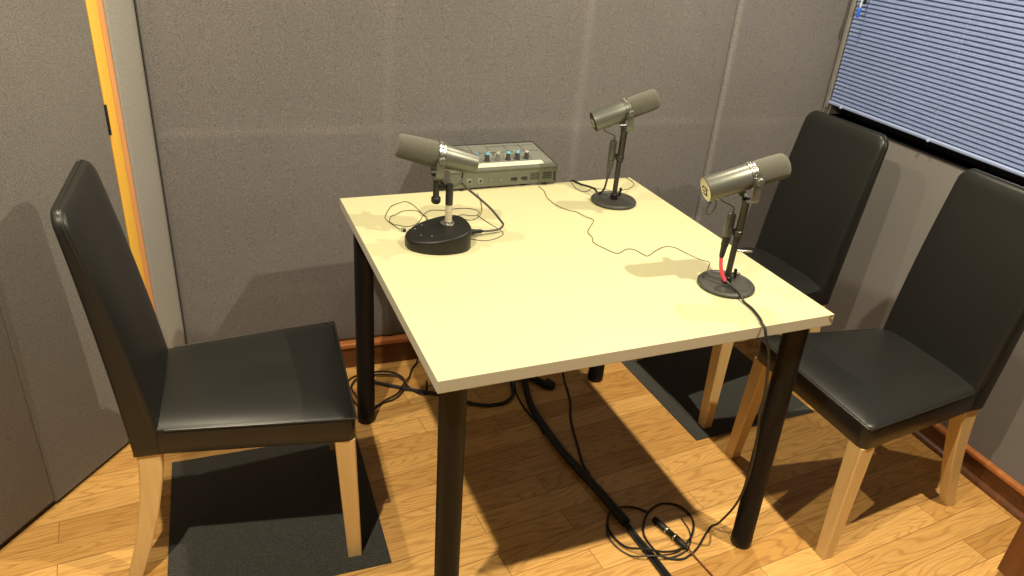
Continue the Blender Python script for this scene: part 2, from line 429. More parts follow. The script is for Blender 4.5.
b = B(); lathe(b, [(.003, 0), (.0055, .002), (.0055, .030), (.0035, .034)], bloc(UR-.061, .588, 1.234), (0.030, .004, 1), 12); obj('wand_tip', b, M['wandblue'], wd)
b = B()
lathe(b, [(.001, 0), (.0055, .003), (.0045, .03), (.0015, .036)], bloc(UR-.036, .598, 1.275), (0, 0, 1), 12)
tube(b, [bloc(UR-.034, .598, 1.29), bloc(UR-.028, .598, 1.6), bloc(UR-.026, .598, 2.01)], .0012, 6, 3)
obj('pull_cord', b, M['blk'], bl)

# ------------------------------------------------------------------ carpet tiles
def carpet(label, c, rz, sx, sy):
    b = B(); n = 26
    box(b, (0, 0, .0015), (sx, sy, .003), None, .001, 2)
    o = obj('carpet_tile', b, M['carpet']); o.location = (*c, 0); o.rotation_euler = (0, 0, rz)
    return tag(o, label, 'carpet tile', 'loose carpet tiles on the floor')
carpet('charcoal carpet tile on the wood floor under the lone chair', (-.735, .092), math.radians(-2.0), .525, .535)
carpet('charcoal carpet tile under the back right chair by the wall', (.813, .244), math.radians(1.0), .498, .498)

# ------------------------------------------------------------------ chairs (local +Y is the front)
ZT, ZB, ZH, RK, SD, SF, SR = .438, .366, .945, .103, .414, .440, .336
YF, YB = SD/2, -SD/2
def rrect(w2a, w2b, y0, y1, r, n=6, rb=None):
    """rounded trapezoid loop: half width w2a at y1 (front), w2b at y0 (back)"""
    out = []
    q = r if rb is None else rb
    for cx, cy, a0, r in ((w2a-r, y1-r, 0, r), (-w2a+r, y1-r, PI/2, r), (-w2b+q, y0+q, PI, q), (w2b-q, y0+q, 1.5*PI, q)):
        for k in range(n+1):
            a = a0 + PI/2*k/n
            out.append((cx + r*math.cos(a), cy + r*math.sin(a)))
    return out
def chair():
    t = thing('dining_chair', 'x', 'chair')
    # seat cushion
    b = B(); R = []
    def lay(ins, z, r): R.append([(x, y, z) for x, y in rrect(SF/2-ins, SR/2+.003-ins, YB-.012+ins*.1, YF-ins, r, 6, .003)])
    lay(.004, ZB, .022); lay(0, ZB+.004, .026); lay(0, ZT-.014, .026)
    for a in (25, 45, 62): lay(.013*(1-math.cos(math.radians(a))), ZT-.014+.013*math.sin(math.radians(a)), .026)
    f0, zc = .013*(1-math.cos(math.radians(62))), ZT-.014+.013*math.sin(math.radians(62))
    for k in range(1, 13):                            # plump crown that flattens towards the middle
        f = f0 + (.160-f0)*(k/12)**1.5
        lay(f, zc + .018*(1-math.exp(-(f-f0)/.042)), max(.026-f*.15, .004))
    rings(b, R)
    seat = obj('seat', b, M['leather'], t, ang=60)
    # piping runs round the sides and the front
    b = B()
    L = rrect(SF/2-.0012, SR/2+.0018, YB-.012, YF-.0012, .026, 6, .003)
    run = [(SR/2+.0018+.0024, YB+.006)] + L[:14] + [(-SR/2-.0018-.0024, YB+.006)]
    tube(b, [(x, y, ZT-.0055) for x, y in run], .0027, 8, 2); obj('piping', b, M['piping'], seat)
    # backrest: padded wedge, front face raked, sides run down to the bottom of the seat
    b = B(); R = []; HB = ZH-ZB
    def sec(z, w2, ysh, th, crown, r=.014):
        k = (z-ZB)/HB
        yf = YB - RK*(.75*k + .25*k*k)*((ZH-ZB)/(ZH-ZT))*.83 + ysh + .003
        pts = []
        nfx = 14
        for i in range(nfx+1):                       # front face left to right
            s = -1 + 2*i/nfx
            c = crown*(1-abs(s)**4)
            pts.append((s*(w2-r), yf + c, z))
        for a in (60, 30, 0): pts.append((w2-r+r*math.cos(math.radians(a)), yf-r+r*math.sin(math.radians(a)), z))
        for a in (0, -30, -60, -90): pts.append((w2-.008+.008*math.cos(math.radians(a)), yf-th+.008+.008*math.sin(math.radians(a)), z))
        for a in (-90, -120, -150, 180): pts.append((-w2+.008+.008*math.cos(math.radians(a)), yf-th+.008+.008*math.sin(math.radians(a)), z))
        for a in (180, 150, 120): pts.append((-w2+r+r*math.cos(math.radians(a)), yf-r+r*math.sin(math.radians(a)), z))
        R.append(pts)
    for k in [0, .01, .05, .13, .2, .3, .42, .54, .66, .77, .86, .93]:
        z0 = ZB + HB*k
        w2 = .170 + .004*math.sin(PI*k) - (.003 if k == 0 else 0)
        sec(z0, w2, -(.002 if k == 0 else 0), (.068-.040*k), .004+.006*math.sin(PI*min(1, k)))
    # rounded top
    zt0, w0 = ZB+HB*.93, .1708
    rt = HB*.07*1.0
    for a in (18, 36, 52, 66, 78, 88):
        a = math.radians(a)
        dz = rt*math.sin(a); sh = 1-math.cos(a)
        sec(zt0+dz, w0-.036*sh, -.008*sh, .0308-.012*sh, .006*(1-sh), .014-.006*sh)
    rings(b, R)
    bk = obj('backrest', b, M['leather'], t, ang=60)
    # thin welt round the front edge of the back
    def yface(z):
        k = (z-ZB)/HB
        return YB - RK*(.75*k + .25*k*k)*((ZH-ZB)/(ZH-ZT))*.83 + .003
    b = B(); path = []
    for z in (ZT+.006, .5, .58, .66, .74, .82, .88): path.append((.1712, yface(z)-.012, z))
    for a in range(10, 95, 10):
        a = math.radians(a); sh = 1-math.cos(a); z = zt0+rt*math.sin(a)
        path.append((w0+.0004-.036*sh, yface(z)-.012-.006*sh, z+.0004))
    path += [(.07, yface(zt0+rt)-.018, zt0+rt+.0006), (0, yface(zt0+rt)-.018, zt0+rt+.0008)]
    path = path + [(-x, y, z) for x, y, z in reversed(path[:-1])]
    tube(b, path, .0018, 8, 2); obj('welt', b, M['piping'], bk)
    # legs
    for s in (1, -1):
        b = B(); R = []
        for k in range(7):
            z = ZB*(1-k/6) + .001*(k == 0); w = .047-.013*(k/6); sp = .011*k/6
            cx = s*(SF/2-.003-w/2+sp); cy = YF-.003-w/2+.006*k/6
            R.append([(cx+dx*w/2, cy+dy*w/2, z) for dx, dy in ((1, .86), (.86, 1), (-.86, 1), (-1, .86), (-1, -.86), (-.86, -1), (.86, -1), (1, -.86))])
        rings(b, R); obj('leg', b, M['beech'], t, ang=25)
    for s in (1, -1):
        b = B(); R = []
        for k in range(13):
            q = k/12; z = ZB*(1-q) + .001*(k == 0)
            w = .042-.010*q; dpt = .052-.020*q
            cx = s*(SR/2-.004-w/2+.008*q); yb = YB-.060 - .072*q**1.7; cy = yb + dpt/2
            R.append([(cx+dx*w/2, cy+dy*dpt/2, z) for dx, dy in ((1, .86), (.86, 1), (-.86, 1), (-1, .86), (-1, -.86), (-.86, -1), (.86, -1), (1, -.86))])
        rings(b, R); obj('leg', b, M['beech'], t, ang=25)
    return t
def copy_tree(o, parent=None):
    c = o.copy(); COL.objects.link(c)
    if parent: c.parent = parent
    for ch in list(o.children): copy_tree(ch, c)
    return c
c0 = chair()
G = 'dining chairs round the table'
for i, (x, y, r, lab) in enumerate((
        (-.741, .104, -1.640, 'black leatherette dining chair alone on the door side of the table'),
        (.827, -.319, 1.540, 'black leatherette dining chair in front of the blind, fully in view beside the table corner'),
        (.829, .268, 1.600, 'black leatherette dining chair in the back corner, seat mostly hidden by the table'))):
    o = c0 if i == 0 else copy_tree(c0)
    o.location = (x, y, .001); o.rotation_euler = (0, 0, r); tag(o, lab, 'chair', G)

# ------------------------------------------------------------------ table
TW, TD, TT = .931, .9155, .028
tb = thing('square_table', 'square cream laminate table on four black round legs', 'table')
b = B(); box(b, (0, 0, H-TT/2), (TW, TD, TT), None, .0012, 2)
for f in b.faces: f.material_index = 0 if f.normal.z > .9 else (2 if f.normal.z < -.9 else 1)
top = obj('tabletop', b, [M['white'], M['edge'], M['under']], tb, smooth=False)
b = B()                                              # broken-out edge at the near right corner
vs = [bm_p for bm_p in ((TW/2+.0004, -TD/2-.0004, H+.0002), (TW/2-.016, -TD/2-.0005, H-.001), (TW/2-.013, -TD/2-.0005, H-.011), (TW/2-.005, -TD/2-.0006, H-.019), (TW/2+.0003, -TD/2-.0006, H-.023),
      (TW/2+.0006, -TD/2+.006, H-.012), (TW/2+.0004, -TD/2+.008, H-.003))]
v = [b.verts.new(p) for p in vs]; c = b.verts.new((TW/2-.0005, -TD/2+.0005, H-.009))
for i in range(7): b.faces.new((v[i], v[(i+1) % 7], c))
obj('chipped_corner', b, M['chip'], top, smooth=False)
for (x0, y0), (x1, y1) in (((-.417, -.405), (-.4135, -.410)), ((.417, -.407), (.433, -.414)), ((-.413, .405), (-.416, .4055)), ((.413, .405), (.413, .402))):
    b = B(); R = []
    for r, z in ((.0275, H-TT-.006), (.0275, .030), (.0282, .029), (.0282, .004), (.026, 0)):
        k = 1-z/(H-TT)
        R.append([(x0+(x1-x0)*k + r*math.cos(2*PI*i/28), y0+(y1-y0)*k + r*math.sin(2*PI*i/28), z) for i in range(28)])
    rings(b, R); lg = obj('leg', b, M['legblk'], tb)
    b = B(); lathe(b, [(.044, 0), (.044, .004), (.031, .006), (.031, .0065)][::1], (x0, y0, H-TT), (0, 0, -1), 28); obj('mounting_plate', b, M['chrome'], lg)

# ------------------------------------------------------------------ microphones
def axes(az, el):
    a, e = math.radians(az), math.radians(el)
    x = Vector((math.cos(a)*math.cos(e), math.sin(a)*math.cos(e), math.sin(e)))
    y = Vector((-math.sin(a), math.cos(a), 0)); z = x.cross(y)
    return x, y, z
def mic_head(t, c, az, el, rb=.0285, taper=1.0, front=.097, rear=-.110, rf=.0285, cap='dark'):
    """studio microphone around its ring centre c (local); returns the axes"""
    X, Y, Z = axes(az, el); c = Vector(c)
    def at(x, y, z): return c + X*x + Y*y + Z*z
    b = B()
    re = rb*taper
    lathe(b, [(re*.90, rear+.001), (re*.985, rear), (re, rear+.003), (re+(rb-re)*.5, rear*.5), (rb, -.010), (rb*.985, -.007), (rb*.985, -.006)], c, X, 44)
    body = obj('body', b, M['mic'], t)
    b = B(); lathe(b, [(re*.88, 0), (re*.93, -.0012), (re*.88, -.0022), (re*.5, -.0024), (.001, -.0024)], at(rear+.0008, 0, 0), X, 40)
    ep = obj('end_plate', b, M['capw'] if cap == 'pale' else M['blk'], body)
    # the two response-curve symbols on the end plate
    b = B(); xx = rear-.0022
    def mark(pts):
        for (a0, b0), (a1, b1) in zip(pts[:-1], pts[1:]):
            p, q = at(xx, a0, b0), at(xx, a1, b1)
            tube(b, [p, q], .0010, 6, 0)
    mark([(.012, .000), (.008, .007), (.001, .007)]); mark([(.010, -.004), (.001, -.004)])
    mark([(-.002, .004), (-.006, .008), (-.010, .004), (-.014, .004)]); mark([(-.008, .004), (-.008, -.009)])
    mark([(.010, -.011), (-.008, -.012)])
    obj('response_symbols', b, M['ink'] if cap == 'pale' else M['capw'], body)
    b = B()
    lathe(b, [(rb*.97, -.007), (rb*1.05, -.0065), (rb*1.05, -.003), (rb*1.0, -.002), (rb*1.0, .003), (rb*1.05, .004), (rb*1.05, .0075), (rb*.9, .008)], c, X, 44)
    for i in range(20):                               # slotted ring
        a = 2*PI*i/20
        p = at(.0005, math.cos(a)*rb*1.02, math.sin(a)*rb*1.02)
        rd = (Y*math.cos(a)+Z*math.sin(a)); tn = X.cross(rd)
        R = Matrix((X, tn, rd)).transposed()
        box(b, p, (.005, .0045, .003), R, .0006, 1)
    obj('ring', b, M['chrome'], t)
    b = B(); f = front
    lathe(b, [(rb*.88, .007), (rb*1.0, .009), (rb*1.02, .014), ((rb+rf)/2*1.02, f*.55), (rf*1.0, f-.012), (rf*.95, f-.005), (rf*.82, f-.001), (rf*.6, f), (.001, f)], c, X, 44)
    obj('windscreen', b, M['foam'], t)
    # yoke: flat U strip hung under the ring
    b = B(); R = []; hw = rb+.006; drop = .056
    xk, yk_, zk = axes(az, el*.3)
    def yat(x, y, z): return c + xk*x + yk_*y + zk*z
    prof = [(hw, .006), (hw, -.01), (hw*.98, -.028)] + [(hw*.98-.014+.014*math.cos(a), -drop+.016-.014*math.sin(a)*1.1) for a in (0, .5, 1.0, 1.4)]
    prof = prof + [(-y, z) for y, z in reversed(prof)]
    for i, (y, z) in enumerate(prof):
        p = prof[max(i-1, 0)]; q = prof[min(i+1, len(prof)-1)]
        ty, tz = q[0]-p[0], q[1]-p[1]; l = math.hypot(ty, tz); ny, nz = -tz/l, ty/l
        w = .0095; th = .0013
        R.append([yat(-w, y+ny*th, z+nz*th), yat(w, y+ny*th, z+nz*th), yat(w, y-ny*th, z-nz*th), yat(-w, y-ny*th, z-nz*th)])
    rings(b, R); yk = obj('yoke', b, M['mic'], t, ang=30)
    for s in (1, -1):
        b = B(); lathe(b, [(.004, 0), (.0085, .001), (.009, .003), (.009, .010), (.007, .012), (.001, .0125)], at(0, s*(hw+.001), 0), Y*s, 20); obj('yoke_knob', b, M['mic'], yk)
    return X, Y, Z, yat(0, 0, -drop)
def round_base(t, r):
    b = B()
    lathe(b, [(r-.003, 0), (r, .002), (r, .007), (r-.003, .0105), (r-.008, .0118), (r-.011, .0112), (r-.013, .009), (r*.5, .0095), (.02, .010), (.001, .010)], (0, 0, 0), (0, 0, 1), 64)
    o = obj('base', b, M['basegrey'], t)
    b = B(); lathe(b, [(.011, 0), (.011, .016), (.009, .018), (.001, .018)], (0, 0, .0095), (0, 0, 1), 24); obj('socket', b, M['blk'], o)
def stand_mic(label, x, y, az, el, ringz, cap, conn, lever, front, rear):
    t = thing('desk_microphone', label, 'microphone', (x, y, H), 0, 'desk microphones on the table')
    round_base(t, .067)
    X, Y, Z, yb = mic_head(t, (0, 0, ringz-H), az, el, cap=cap, front=front, rear=rear)
    zt = yb.z+.002
    b = B(); lathe(b, [(.0072, .02), (.0072, .128), (.001, .128)], (0, 0, 0), (0, 0, 1), 20)
    lathe(b, [(.001, .124), (.0092, .124), (.0092, zt-.012), (.0105, zt-.010), (.0105, zt-.002), (.005, zt+.002), (.001, zt+.002)], (yb.x*.0, 0, 0), (yb.x*.35, yb.y*.35, zt*.9), 20)
    pole = obj('pole', b, M['tube'], t)
    b = B(); lathe(b, [(.0085, 0), (.0118, .001), (.0125, .003), (.0125, .012), (.0105, .014), (.0085, .014)], (0, 0, .130), (0, 0, 1), 24)
    cl = obj('clamp', b, M['tube'], pole)
    if lever:
        b = B(); lathe(b, [(.002, 0), (.0024, .002), (.0024, .034), (.0015, .036)], (.006, -.004, .093), (.93, -.36, .02), 10); obj('clamp_lever', b, M['chrome'], cl)
    # clip that carries the connector beside the pole
    cx, cy = conn
    b = B(); box(b, (cx/2, cy/2, .142), (.007, math.hypot(cx, cy), .010), Matrix.Rotation(math.atan2(cy, cx)-PI/2, 3, 'Z'), .001, 2); obj('connector_clip', b, M['blk'], pole)
    # pigtail from the underside of the body to the socket
    c = Vector((0, 0, ringz-H))
    p0 = c + X*-.070 + Z*-.026
    b = B(); tube(b, [p0, p0+Vector((0, 0, -.012)), Vector((cx, cy, .198)), Vector((cx, cy, .184))], .0021, 8, 8)
    lathe(b, [(.004, 0), (.0100, .001), (.0100, .052), (.0088, .056), (.003, .058), (.001, .058)], (cx, cy, .128), (0, 0, 1), 24)
    obj('output_socket', b, M['gun'], t)
    return t, X, Y, Z
m3, X3, Y3, Z3 = stand_mic('grey round-base studio microphone nearest the right chair, with red sleeve on its cable', .301, -.274, -11, 18, 1.014, 'pale', (-.0235, .006), True, .083, -.106)
m2, X2, Y2, Z2 = stand_mic('grey round-base studio microphone at the far table corner by the back wall', .301, .272, -11, 22, 1.015, 'dark', (-.022, .009), False, .092, -.099)
# loop of its lead under the rear of the near microphone
b = B(); c = Vector((0, 0, 1.012-H)) + X3*-.094 + Z3*-.026
tube(b, [c + Vector((.012*math.sin(a)*.9 + .003, -.004*math.cos(a), -.019*(1-math.cos(a)))) for a in [i*2*PI/14 for i in range(15)]], .0016, 8, 3)
obj('lead_loop', b, M['wire'], m3)

# microphone on the wedge-shaped base
t = thing('desk_microphone', 'grey studio microphone on black wedge base with taped pole facing the lone chair', 'microphone', (-.285, .108, H), 0, 'desk microphones on the table')
b = B(); n = 48; foot = []
for i in range(n):
    a = 2*PI*i/n; ca, sa = math.cos(a), math.sin(a)
    x = (.073 if ca > 0 else .087)*math.copysign(abs(ca)**(.62 if ca > 0 else .95), ca)
    wd_ = .070*(1 - .22*max(0, -ca)**1.5)
    foot.append((x, wd_*math.copysign(abs(sa)**.75, sa)))
def wz(x): return .025 + (x+.089)/.159*.028
R = [[(x*.985, y*.985, 0) for x, y in foot], [(x, y, .002) for x, y in foot]]
R.append([(x, y, wz(x)-.006) for x, y in foot])
for k, dz in ((.985, -.0025), (.96, -.0006), (.93, 0), (.6, .0012), (.2, .002)): R.append([(x*k, y*k, wz(x*k)+dz) for x, y in foot])
rings(b, R); bs = obj('base', b, M['blk'], t, ang=50)
for x, y in ((-.055, .03), (-.035, .042), (-.052, -.012), (-.012, -.005), (-.03, -.03)):
    b = B(); lathe(b, [(.0015, 0), (.0015, .0012), (.0004, .0016)], (x, y, wz(x)+.0002), (-.15, 0, 1), 8); obj('indicator_dot', b, M['greycap'], bs)
PX, PY = .026, .016
b = B(); lathe(b, [(.020, 0), (.020, .003), (.017, .0045), (.012, .005), (.012, .008), (.001, .008)], (PX, PY, wz(PX)-.001), (0, 0, 1), 28); obj('flange', b, M['chrome'], bs)
b = B(); lathe(b, [(.0088, wz(PX)+.004), (.0088, .100), (.001, .100)], (PX, PY, 0), (0, 0, 1), 24); pl = obj('pole', b, M['tape'], t)
b = B(); lathe(b, [(.001, .096), (.0094, .096), (.0094, .146), (.0085, .149), (.001, .150)], (PX, PY, 0), (0, 0, 1), 24); obj('pole_sleeve', b, M['tube'], pl)
X1, Y1, Z1, yb1 = mic_head(t, (.001, .030, .218), 173, 15, rb=.0312, taper=.82, front=.105, rear=-.094, rf=.0285, cap='dark')
b = B()
lathe(b, [(.001, 0), (.0078, 0), (.0078, -.052), (.001, -.052)], (yb1.x, yb1.y, yb1.z+.001), (0, 0, 1), 22); st = obj('swivel_stem', b, M['tube'], t)
b = B(); lathe(b, [(.001, -.050), (.009, -.050), (.0118, -.053), (.0118, -.063), (.009, -.067), (.001, -.067)], (yb1.x, yb1.y, yb1.z+.001), (0, 0, 1), 24); obj('stem_knob', b, M['blk'], st)
b = B(); a = Vector((yb1.x, yb1.y, .138)); e = Vector((PX, PY, .138)); m_ = (a+e)/2; dv = e-a
box(b, m_, (dv.length+.004, .010, .012), Matrix.Rotation(math.atan2(dv.y, dv.x), 3, 'Z'), .002, 2); obj('clamp', b, M['tube'], st)
b = B(); p0 = Vector((.001, .030, .218)) + X1*-.070 + Z1*-.026
tube(b, [p0, p0+Vector((-.002, 0, -.012)), Vector((PX+.03, PY, .152)), Vector((PX+.008, PY-.002, .142))], .0022, 8, 8); obj('lead', b, M['greycable'], t)

# ------------------------------------------------------------------ cables on the table
def cable(name, label, cat, pts, r, mat, parent=None, n=8, sub=6, floor=None, group=None):
    b = B(); tube(b, pts, r, n, sub, floor); o = obj(name, b, mat, parent)
    if parent is None: tag(o, label, cat, group)
    return o
# microphone cable with the red sleeve, over the table edge to the floor
sx, sy = .301-.0235, -.274+.006
t = thing('microphone_cable', 'black microphone cable with red sleeve hanging over the near table edge to the floor', 'cable', (0, 0, 0))
b = B(); lathe(b, [(.001, 0), (.0088, 0), (.0088, -.022), (.0075, -.026), (.0062, -.048), (.004, -.056), (.001, -.056)], (sx, sy, H+.128), (.03, -.02, 1), 20); obj('connector', b, M['blk'], t)
b = B(); tube(b, [(sx-.0017, sy+.001, H+.074), (sx-.001, sy-.003, H+.055), (sx+.002, sy-.010, H+.036), (sx+.007, sy-.020, H+.021)], .0044, 12, 5); obj('sleeve', b, M['red'], t)
path = [(sx+.006, sy-.018, H+.024), (.291, -.306, H+.016), (.292, -.335, H+.014), (.288, -.358, H+.005), (.286, -.390, H+.004), (.275, -.430, H+.004), (.264, -.452, H+.0045), (.262, -.465, H+.001), (.264, -.474, .721), (.286, -.4735, .673), (.308, -.466, .597), (.327, -.455, .532), (.337, -.447, .471), (.348, -.446, .421), (.359, -.445, .314), (.365, -.430, .186), (.374, -.380, .060), (.380, -.346, .0045), (.307, -.394, .004), (.269, -.411, .004), (.235, -.415, .004), (.197, -.393, .004), (.185, -.353, .004), (.189, -.305, .004), (.223, -.257, .004), (.262, -.230, .004), (.305, -.223, .004), (.342, -.245, .004), (.353, -.287, .004), (.337, -.328, .006), (.299, -.366, .010), (.245, -.391, .012), (.196, -.387, .016), (.154, -.370, .024), (.117, -.337, .008), (.103, -.289, .004), (.109, -.246, .004), (.137, -.211, .016), (.185, -.201, .006), (.217, -.212, .004), (.241, -.236, .004)]
b = B(); tube(b, path, .0031, 8, 6, 0.0); obj('cord', b, M['rubber'], t)
# cable of the wedge-base microphone
t = thing('microphone_cable', 'grey microphone cable arching from its plug in the wedge base up to the microphone', 'cable', (0, 0, 0))
b = B(); lathe(b, [(.001, 0), (.0075, 0), (.0085, .006), (.0085, .020), (.0062, .030), (.0052, .046), (.003, .052), (.001, .052)], (-.2165, .123, H+.017), (1, .06, -.06), 20); obj('connector', b, M['blk'], t)
b = B(); tube(b, [(-.167, .126, H+.014), (-.138, .130, H+.011), (-.113, .136, H+.012), (-.103, .141, H+.020), (-.109, .144, .770), (-.138, .147, .805), (-.175, .150, .839), (-.202, .150, .862), (-.216, .146, .876), (-.228, .139, .885)], .0030, 8, 6); obj('cord', b, M['greycable'], t)
# cable of the far microphone
sx, sy = .301-.022, .272+.009
t = thing('microphone_cable', 'black microphone cable looping from the far microphone over the back table edge', 'cable', (0, 0, 0))
b = B(); lathe(b, [(.001, 0), (.0088, 0), (.0088, -.022), (.0075, -.026), (.0062, -.046), (.004, -.054), (.001, -.054)], (sx, sy, H+.128), (.04, -.04, 1), 20); obj('connector', b, M['greycable'], t)
b = B(); tube(b, [(sx-.002, sy+.002, H+.076), (sx-.004, sy+.010, H+.035), (sx+.0, sy+.045, H+.008), (.293, .372, H+.0035), (.285, .398, H+.0035), (.270, .420, H+.0035), (.262, .445, H+.0035), (.257, .464, H-.001), (.256, .473, H-.03), (.262, .480, .55), (.26, .50, .30)], .0029, 8, 6); obj('cord', b, M['rubber'], t)
# fine lavalier wires
GL = 'lavalier microphones on the table'
t = thing('lavalier_microphone', 'tiny lavalier microphone with its thin wire coiled beside the wedge base', 'microphone', (0, 0, 0), 0, GL)
W1 = [(-.359,.209),(-.371,.244),(-.378,.283),(-.372,.311),(-.345,.363),(-.318,.386),(-.295,.394),(-.283,.368),(-.277,.335),(-.274,.299),(-.270,.269),(-.275,.252),(-.273,.290),(-.284,.321),(-.309,.330),(-.327,.325),(-.346,.306),(-.360,.300),(-.371,.273),(-.370,.248),(-.354,.236),(-.335,.224),(-.313,.231),(-.293,.256),(-.269,.298),(-.245,.315),(-.224,.315),(-.208,.311),(-.183,.312),(-.154,.314),(-.129,.304),(-.118,.281),(-.131,.259),(-.152,.260),(-.170,.268),(-.184,.262),(-.173,.238),(-.160,.227),(-.138,.241),(-.116,.270),(-.096,.320),(-.082,.374),(-.074,.417)]
b = B(); tube(b, [(x, y, H+.0013+.0015*(i % 3 == 1)) for i, (x, y) in enumerate(W1)], .0009, 6, 5); obj('wire', b, M['wire'], t)
b = B(); tube(b, [(-.205,.116,H+.001), (-.173,.097,H+.001), (-.146,.099,H+.001), (-.116,.115,H+.001), (-.106,.132,H+.002), (-.110,.165,H+.0012), (-.122,.21,H+.0012), (-.131,.259,H+.001)], .0009, 6, 5); obj('wire', b, M['wire'], t)
b = B(); lathe(b, [(.001, 0), (.0038, 0), (.0044, .002), (.0044, .009), (.0036, .0105), (.001, .011)], (-.356, .203, H+.0046), (.55, -.82, 0), 16); obj('capsule', b, M['blk'], t)
b = B(); lathe(b, [(.0046, .003), (.0047, .0035), (.0047, .006), (.0046, .0065)], (-.356, .203, H+.0047), (.55, -.82, 0), 16); obj('clip_band', b, M['chrome'], t)
t = thing('lavalier_microphone', 'tiny lavalier microphone at the near round-base stand with thin wire crossing the table', 'microphone', (0, 0, 0), 0, GL)
W3 = [(.131,.435),(.131,.394),(.115,.331),(.120,.274),(.140,.234),(.153,.224),(.162,.179),(.174,.157),(.147,.121),(.120,.086),(.113,.048),(.103,.020),(.113,-.016),(.131,-.053),(.164,-.040),(.186,-.042),(.194,-.069),(.202,-.085),(.239,-.064),(.280,-.046),(.302,-.060),(.309,-.086),(.315,-.118),(.327,-.139),(.339,-.157),(.318,-.180),(.300,-.2035)]
b = B(); tube(b, [(x, y, H+.0013+.002*(i % 4 == 2)) for i, (x, y) in enumerate(W3)] + [(.298, -.208, H+.0135), (.305, -.228, H+.0125), (.335, -.235, H+.012), (.352, -.25, H+.013), (.349, -.262, H+.02), (.335, -.262, H+.026)], .0009, 6, 5); obj('wire', b, M['wire'], t)
b = B(); lathe(b, [(.001, 0), (.003, 0), (.004, .003), (.004, .010), (.0034, .012), (.001, .0125)], (.333, -.262, H+.0225), (-.1, .05, 1), 14)
box(b, (.333, -.263, H+.0175), (.005, .006, .012), None, .001, 2)
obj('capsule', b, M['blk'], t)
t = thing('lavalier_microphone', 'tiny lavalier microphone at the far round-base stand with its wire curling to the back edge', 'microphone', (0, 0, 0), 0, GL)
W2 = [(.352,.338),(.372,.350),(.389,.357),(.406,.361),(.439,.387),(.450,.412),(.450,.440)]
b = B(); tube(b, [(.334, .300, H+.020), (.340, .322, H+.013)] + [(x, y, H+.0013) for x, y in W2] + [(.449, .459, H-.001), (.448, .464, H-.03)], .0009, 6, 5); obj('wire', b, M['wire'], t)
b = B(); lathe(b, [(.001, 0), (.003, 0), (.004, .003), (.004, .010), (.0034, .012), (.001, .0125)], (.332, .292, H+.022), (.3, .25, 1), 14)
box(b, (.331, .291, H+.017), (.005, .006, .012), None, .001, 2)
obj('capsule', b, M['blk'], t)
b = B(); tube(b, [(.252,.462,H+.001), (.240,.398,H+.0012), (.252,.365,H+.0012), (.285,.385,H+.0015), (.287,.416,H+.001), (.301,.381,H+.003), (.329,.369,H+.001), (.352,.338,H+.001)], .0009, 6, 5); obj('wire', b, M['wire'], t)

# ------------------------------------------------------------------ mixer and its stand
MX0, MX1, MY0, MY1 = -.150, .195, .446, .636
ZB_, ZF_, ZK_ = .747, .800, .8155
mx = thing('audio_mixer', 'olive grey audio mixer with a row of blue capped knobs behind the table', 'mixer', ((MX0+MX1)/2, MY0, ZB_), math.radians(.6))
W = MX1-MX0; D = MY1-MY0; hf = ZF_-ZB_; hk = ZK_-ZB_
b = B()
rings(b, [[(x, 0, 0), (x, 0, hf-.006), (x, -.004, hf-.004), (x, -.004, hf), (x, D, hk), (x, D, 0)] for x in (-W/2, W/2)])
bmesh.ops.bevel(b, geom=b.edges[:], offset=.0015, segments=2, affect='EDGES')
obj('case', b, M['mixer'], mx, ang=30)
sl = math.atan2(hk-hf, D+.004); RT = Matrix.Rotation(sl, 3, 'X')
def mt(x, y, h=0): return Vector((x, y, hf + (y+.004)*math.tan(sl) + h))
b = B(); box(b, mt(0, D/2+.003, .0006), (W-.014, D-.018, .0016), RT, .0005, 1); pn = obj('control_panel', b, M['mixtop'], mx, smooth=False)
b = B()
for x in (-.115, -.058, 0, .058, .112): box(b, mt(x, D*.62, .0016), (.0011, D*.62, .0008), RT)
box(b, mt(0, D*.62, .0016), (W-.03, .0011, .0008), RT)
box(b, mt(.08, D*.86, .0016), (W*.45, .0009, .0008), RT)
obj('panel_lines', b, M['ink'], pn, smooth=False)
b = B(); box(b, mt(-.008, .028, .0019), (W-.060, .026, .0010), RT, .0003, 1); tp = obj('marking_tape', b, M['paper'], mx, smooth=False)
for x in (-.10, -.055, -.046, -.014, .012, .021, .05, .059):
    b = B(); box(b, mt(x, .029+.003*math.sin(x*90), .0026), (.0035, .0028, .0004), RT); obj('pen_mark', b, M['ink'], tp, smooth=False)
for i, (x, cap) in enumerate(((-.036, 'blue'), (-.002, 'greycap'), (.032, 'blue'), (.063, 'blue'), (.093, 'greycap'), (-.070, 'blue'), (-.104, 'greycap'))):
    b = B(); o_ = mt(x, .060, .0015)
    lathe(b, [(.001, 0), (.0088, 0), (.0082, .004), (.0068, .006), (.0064, .021), (.001, .021)], o_, (0, -.08, 1), 20)
    box(b, o_+Vector((0, -.0062, .010)), (.0016, .003, .013), None)
    kb = obj('knob', b, M['knobgrey'] if i == 1 else M['knob'], mx)
    b = B(); lathe(b, [(.0064, .0208), (.0064, .0236), (.0054, .0248), (.001, .0249)], o_, (0, -.08, 1), 20); obj('knob_cap', b, M[cap], kb)
for i in range(15):
    x = -.128 + i*.0165
    for j, y in enumerate((.088, .108)):
        if (i*7+j*5) % 4 == 3: continue
        b = B(); lathe(b, [(.001, 0), (.0042, 0), (.0036, .002), (.0032, .008), (.001, .0085)], mt(x + .004*(j-.5), y, .0015), (0, -.08, 1), 12)
        obj('small_knob', b, M['greycap'] if (i+j) % 3 else M['knobgrey'], mx)
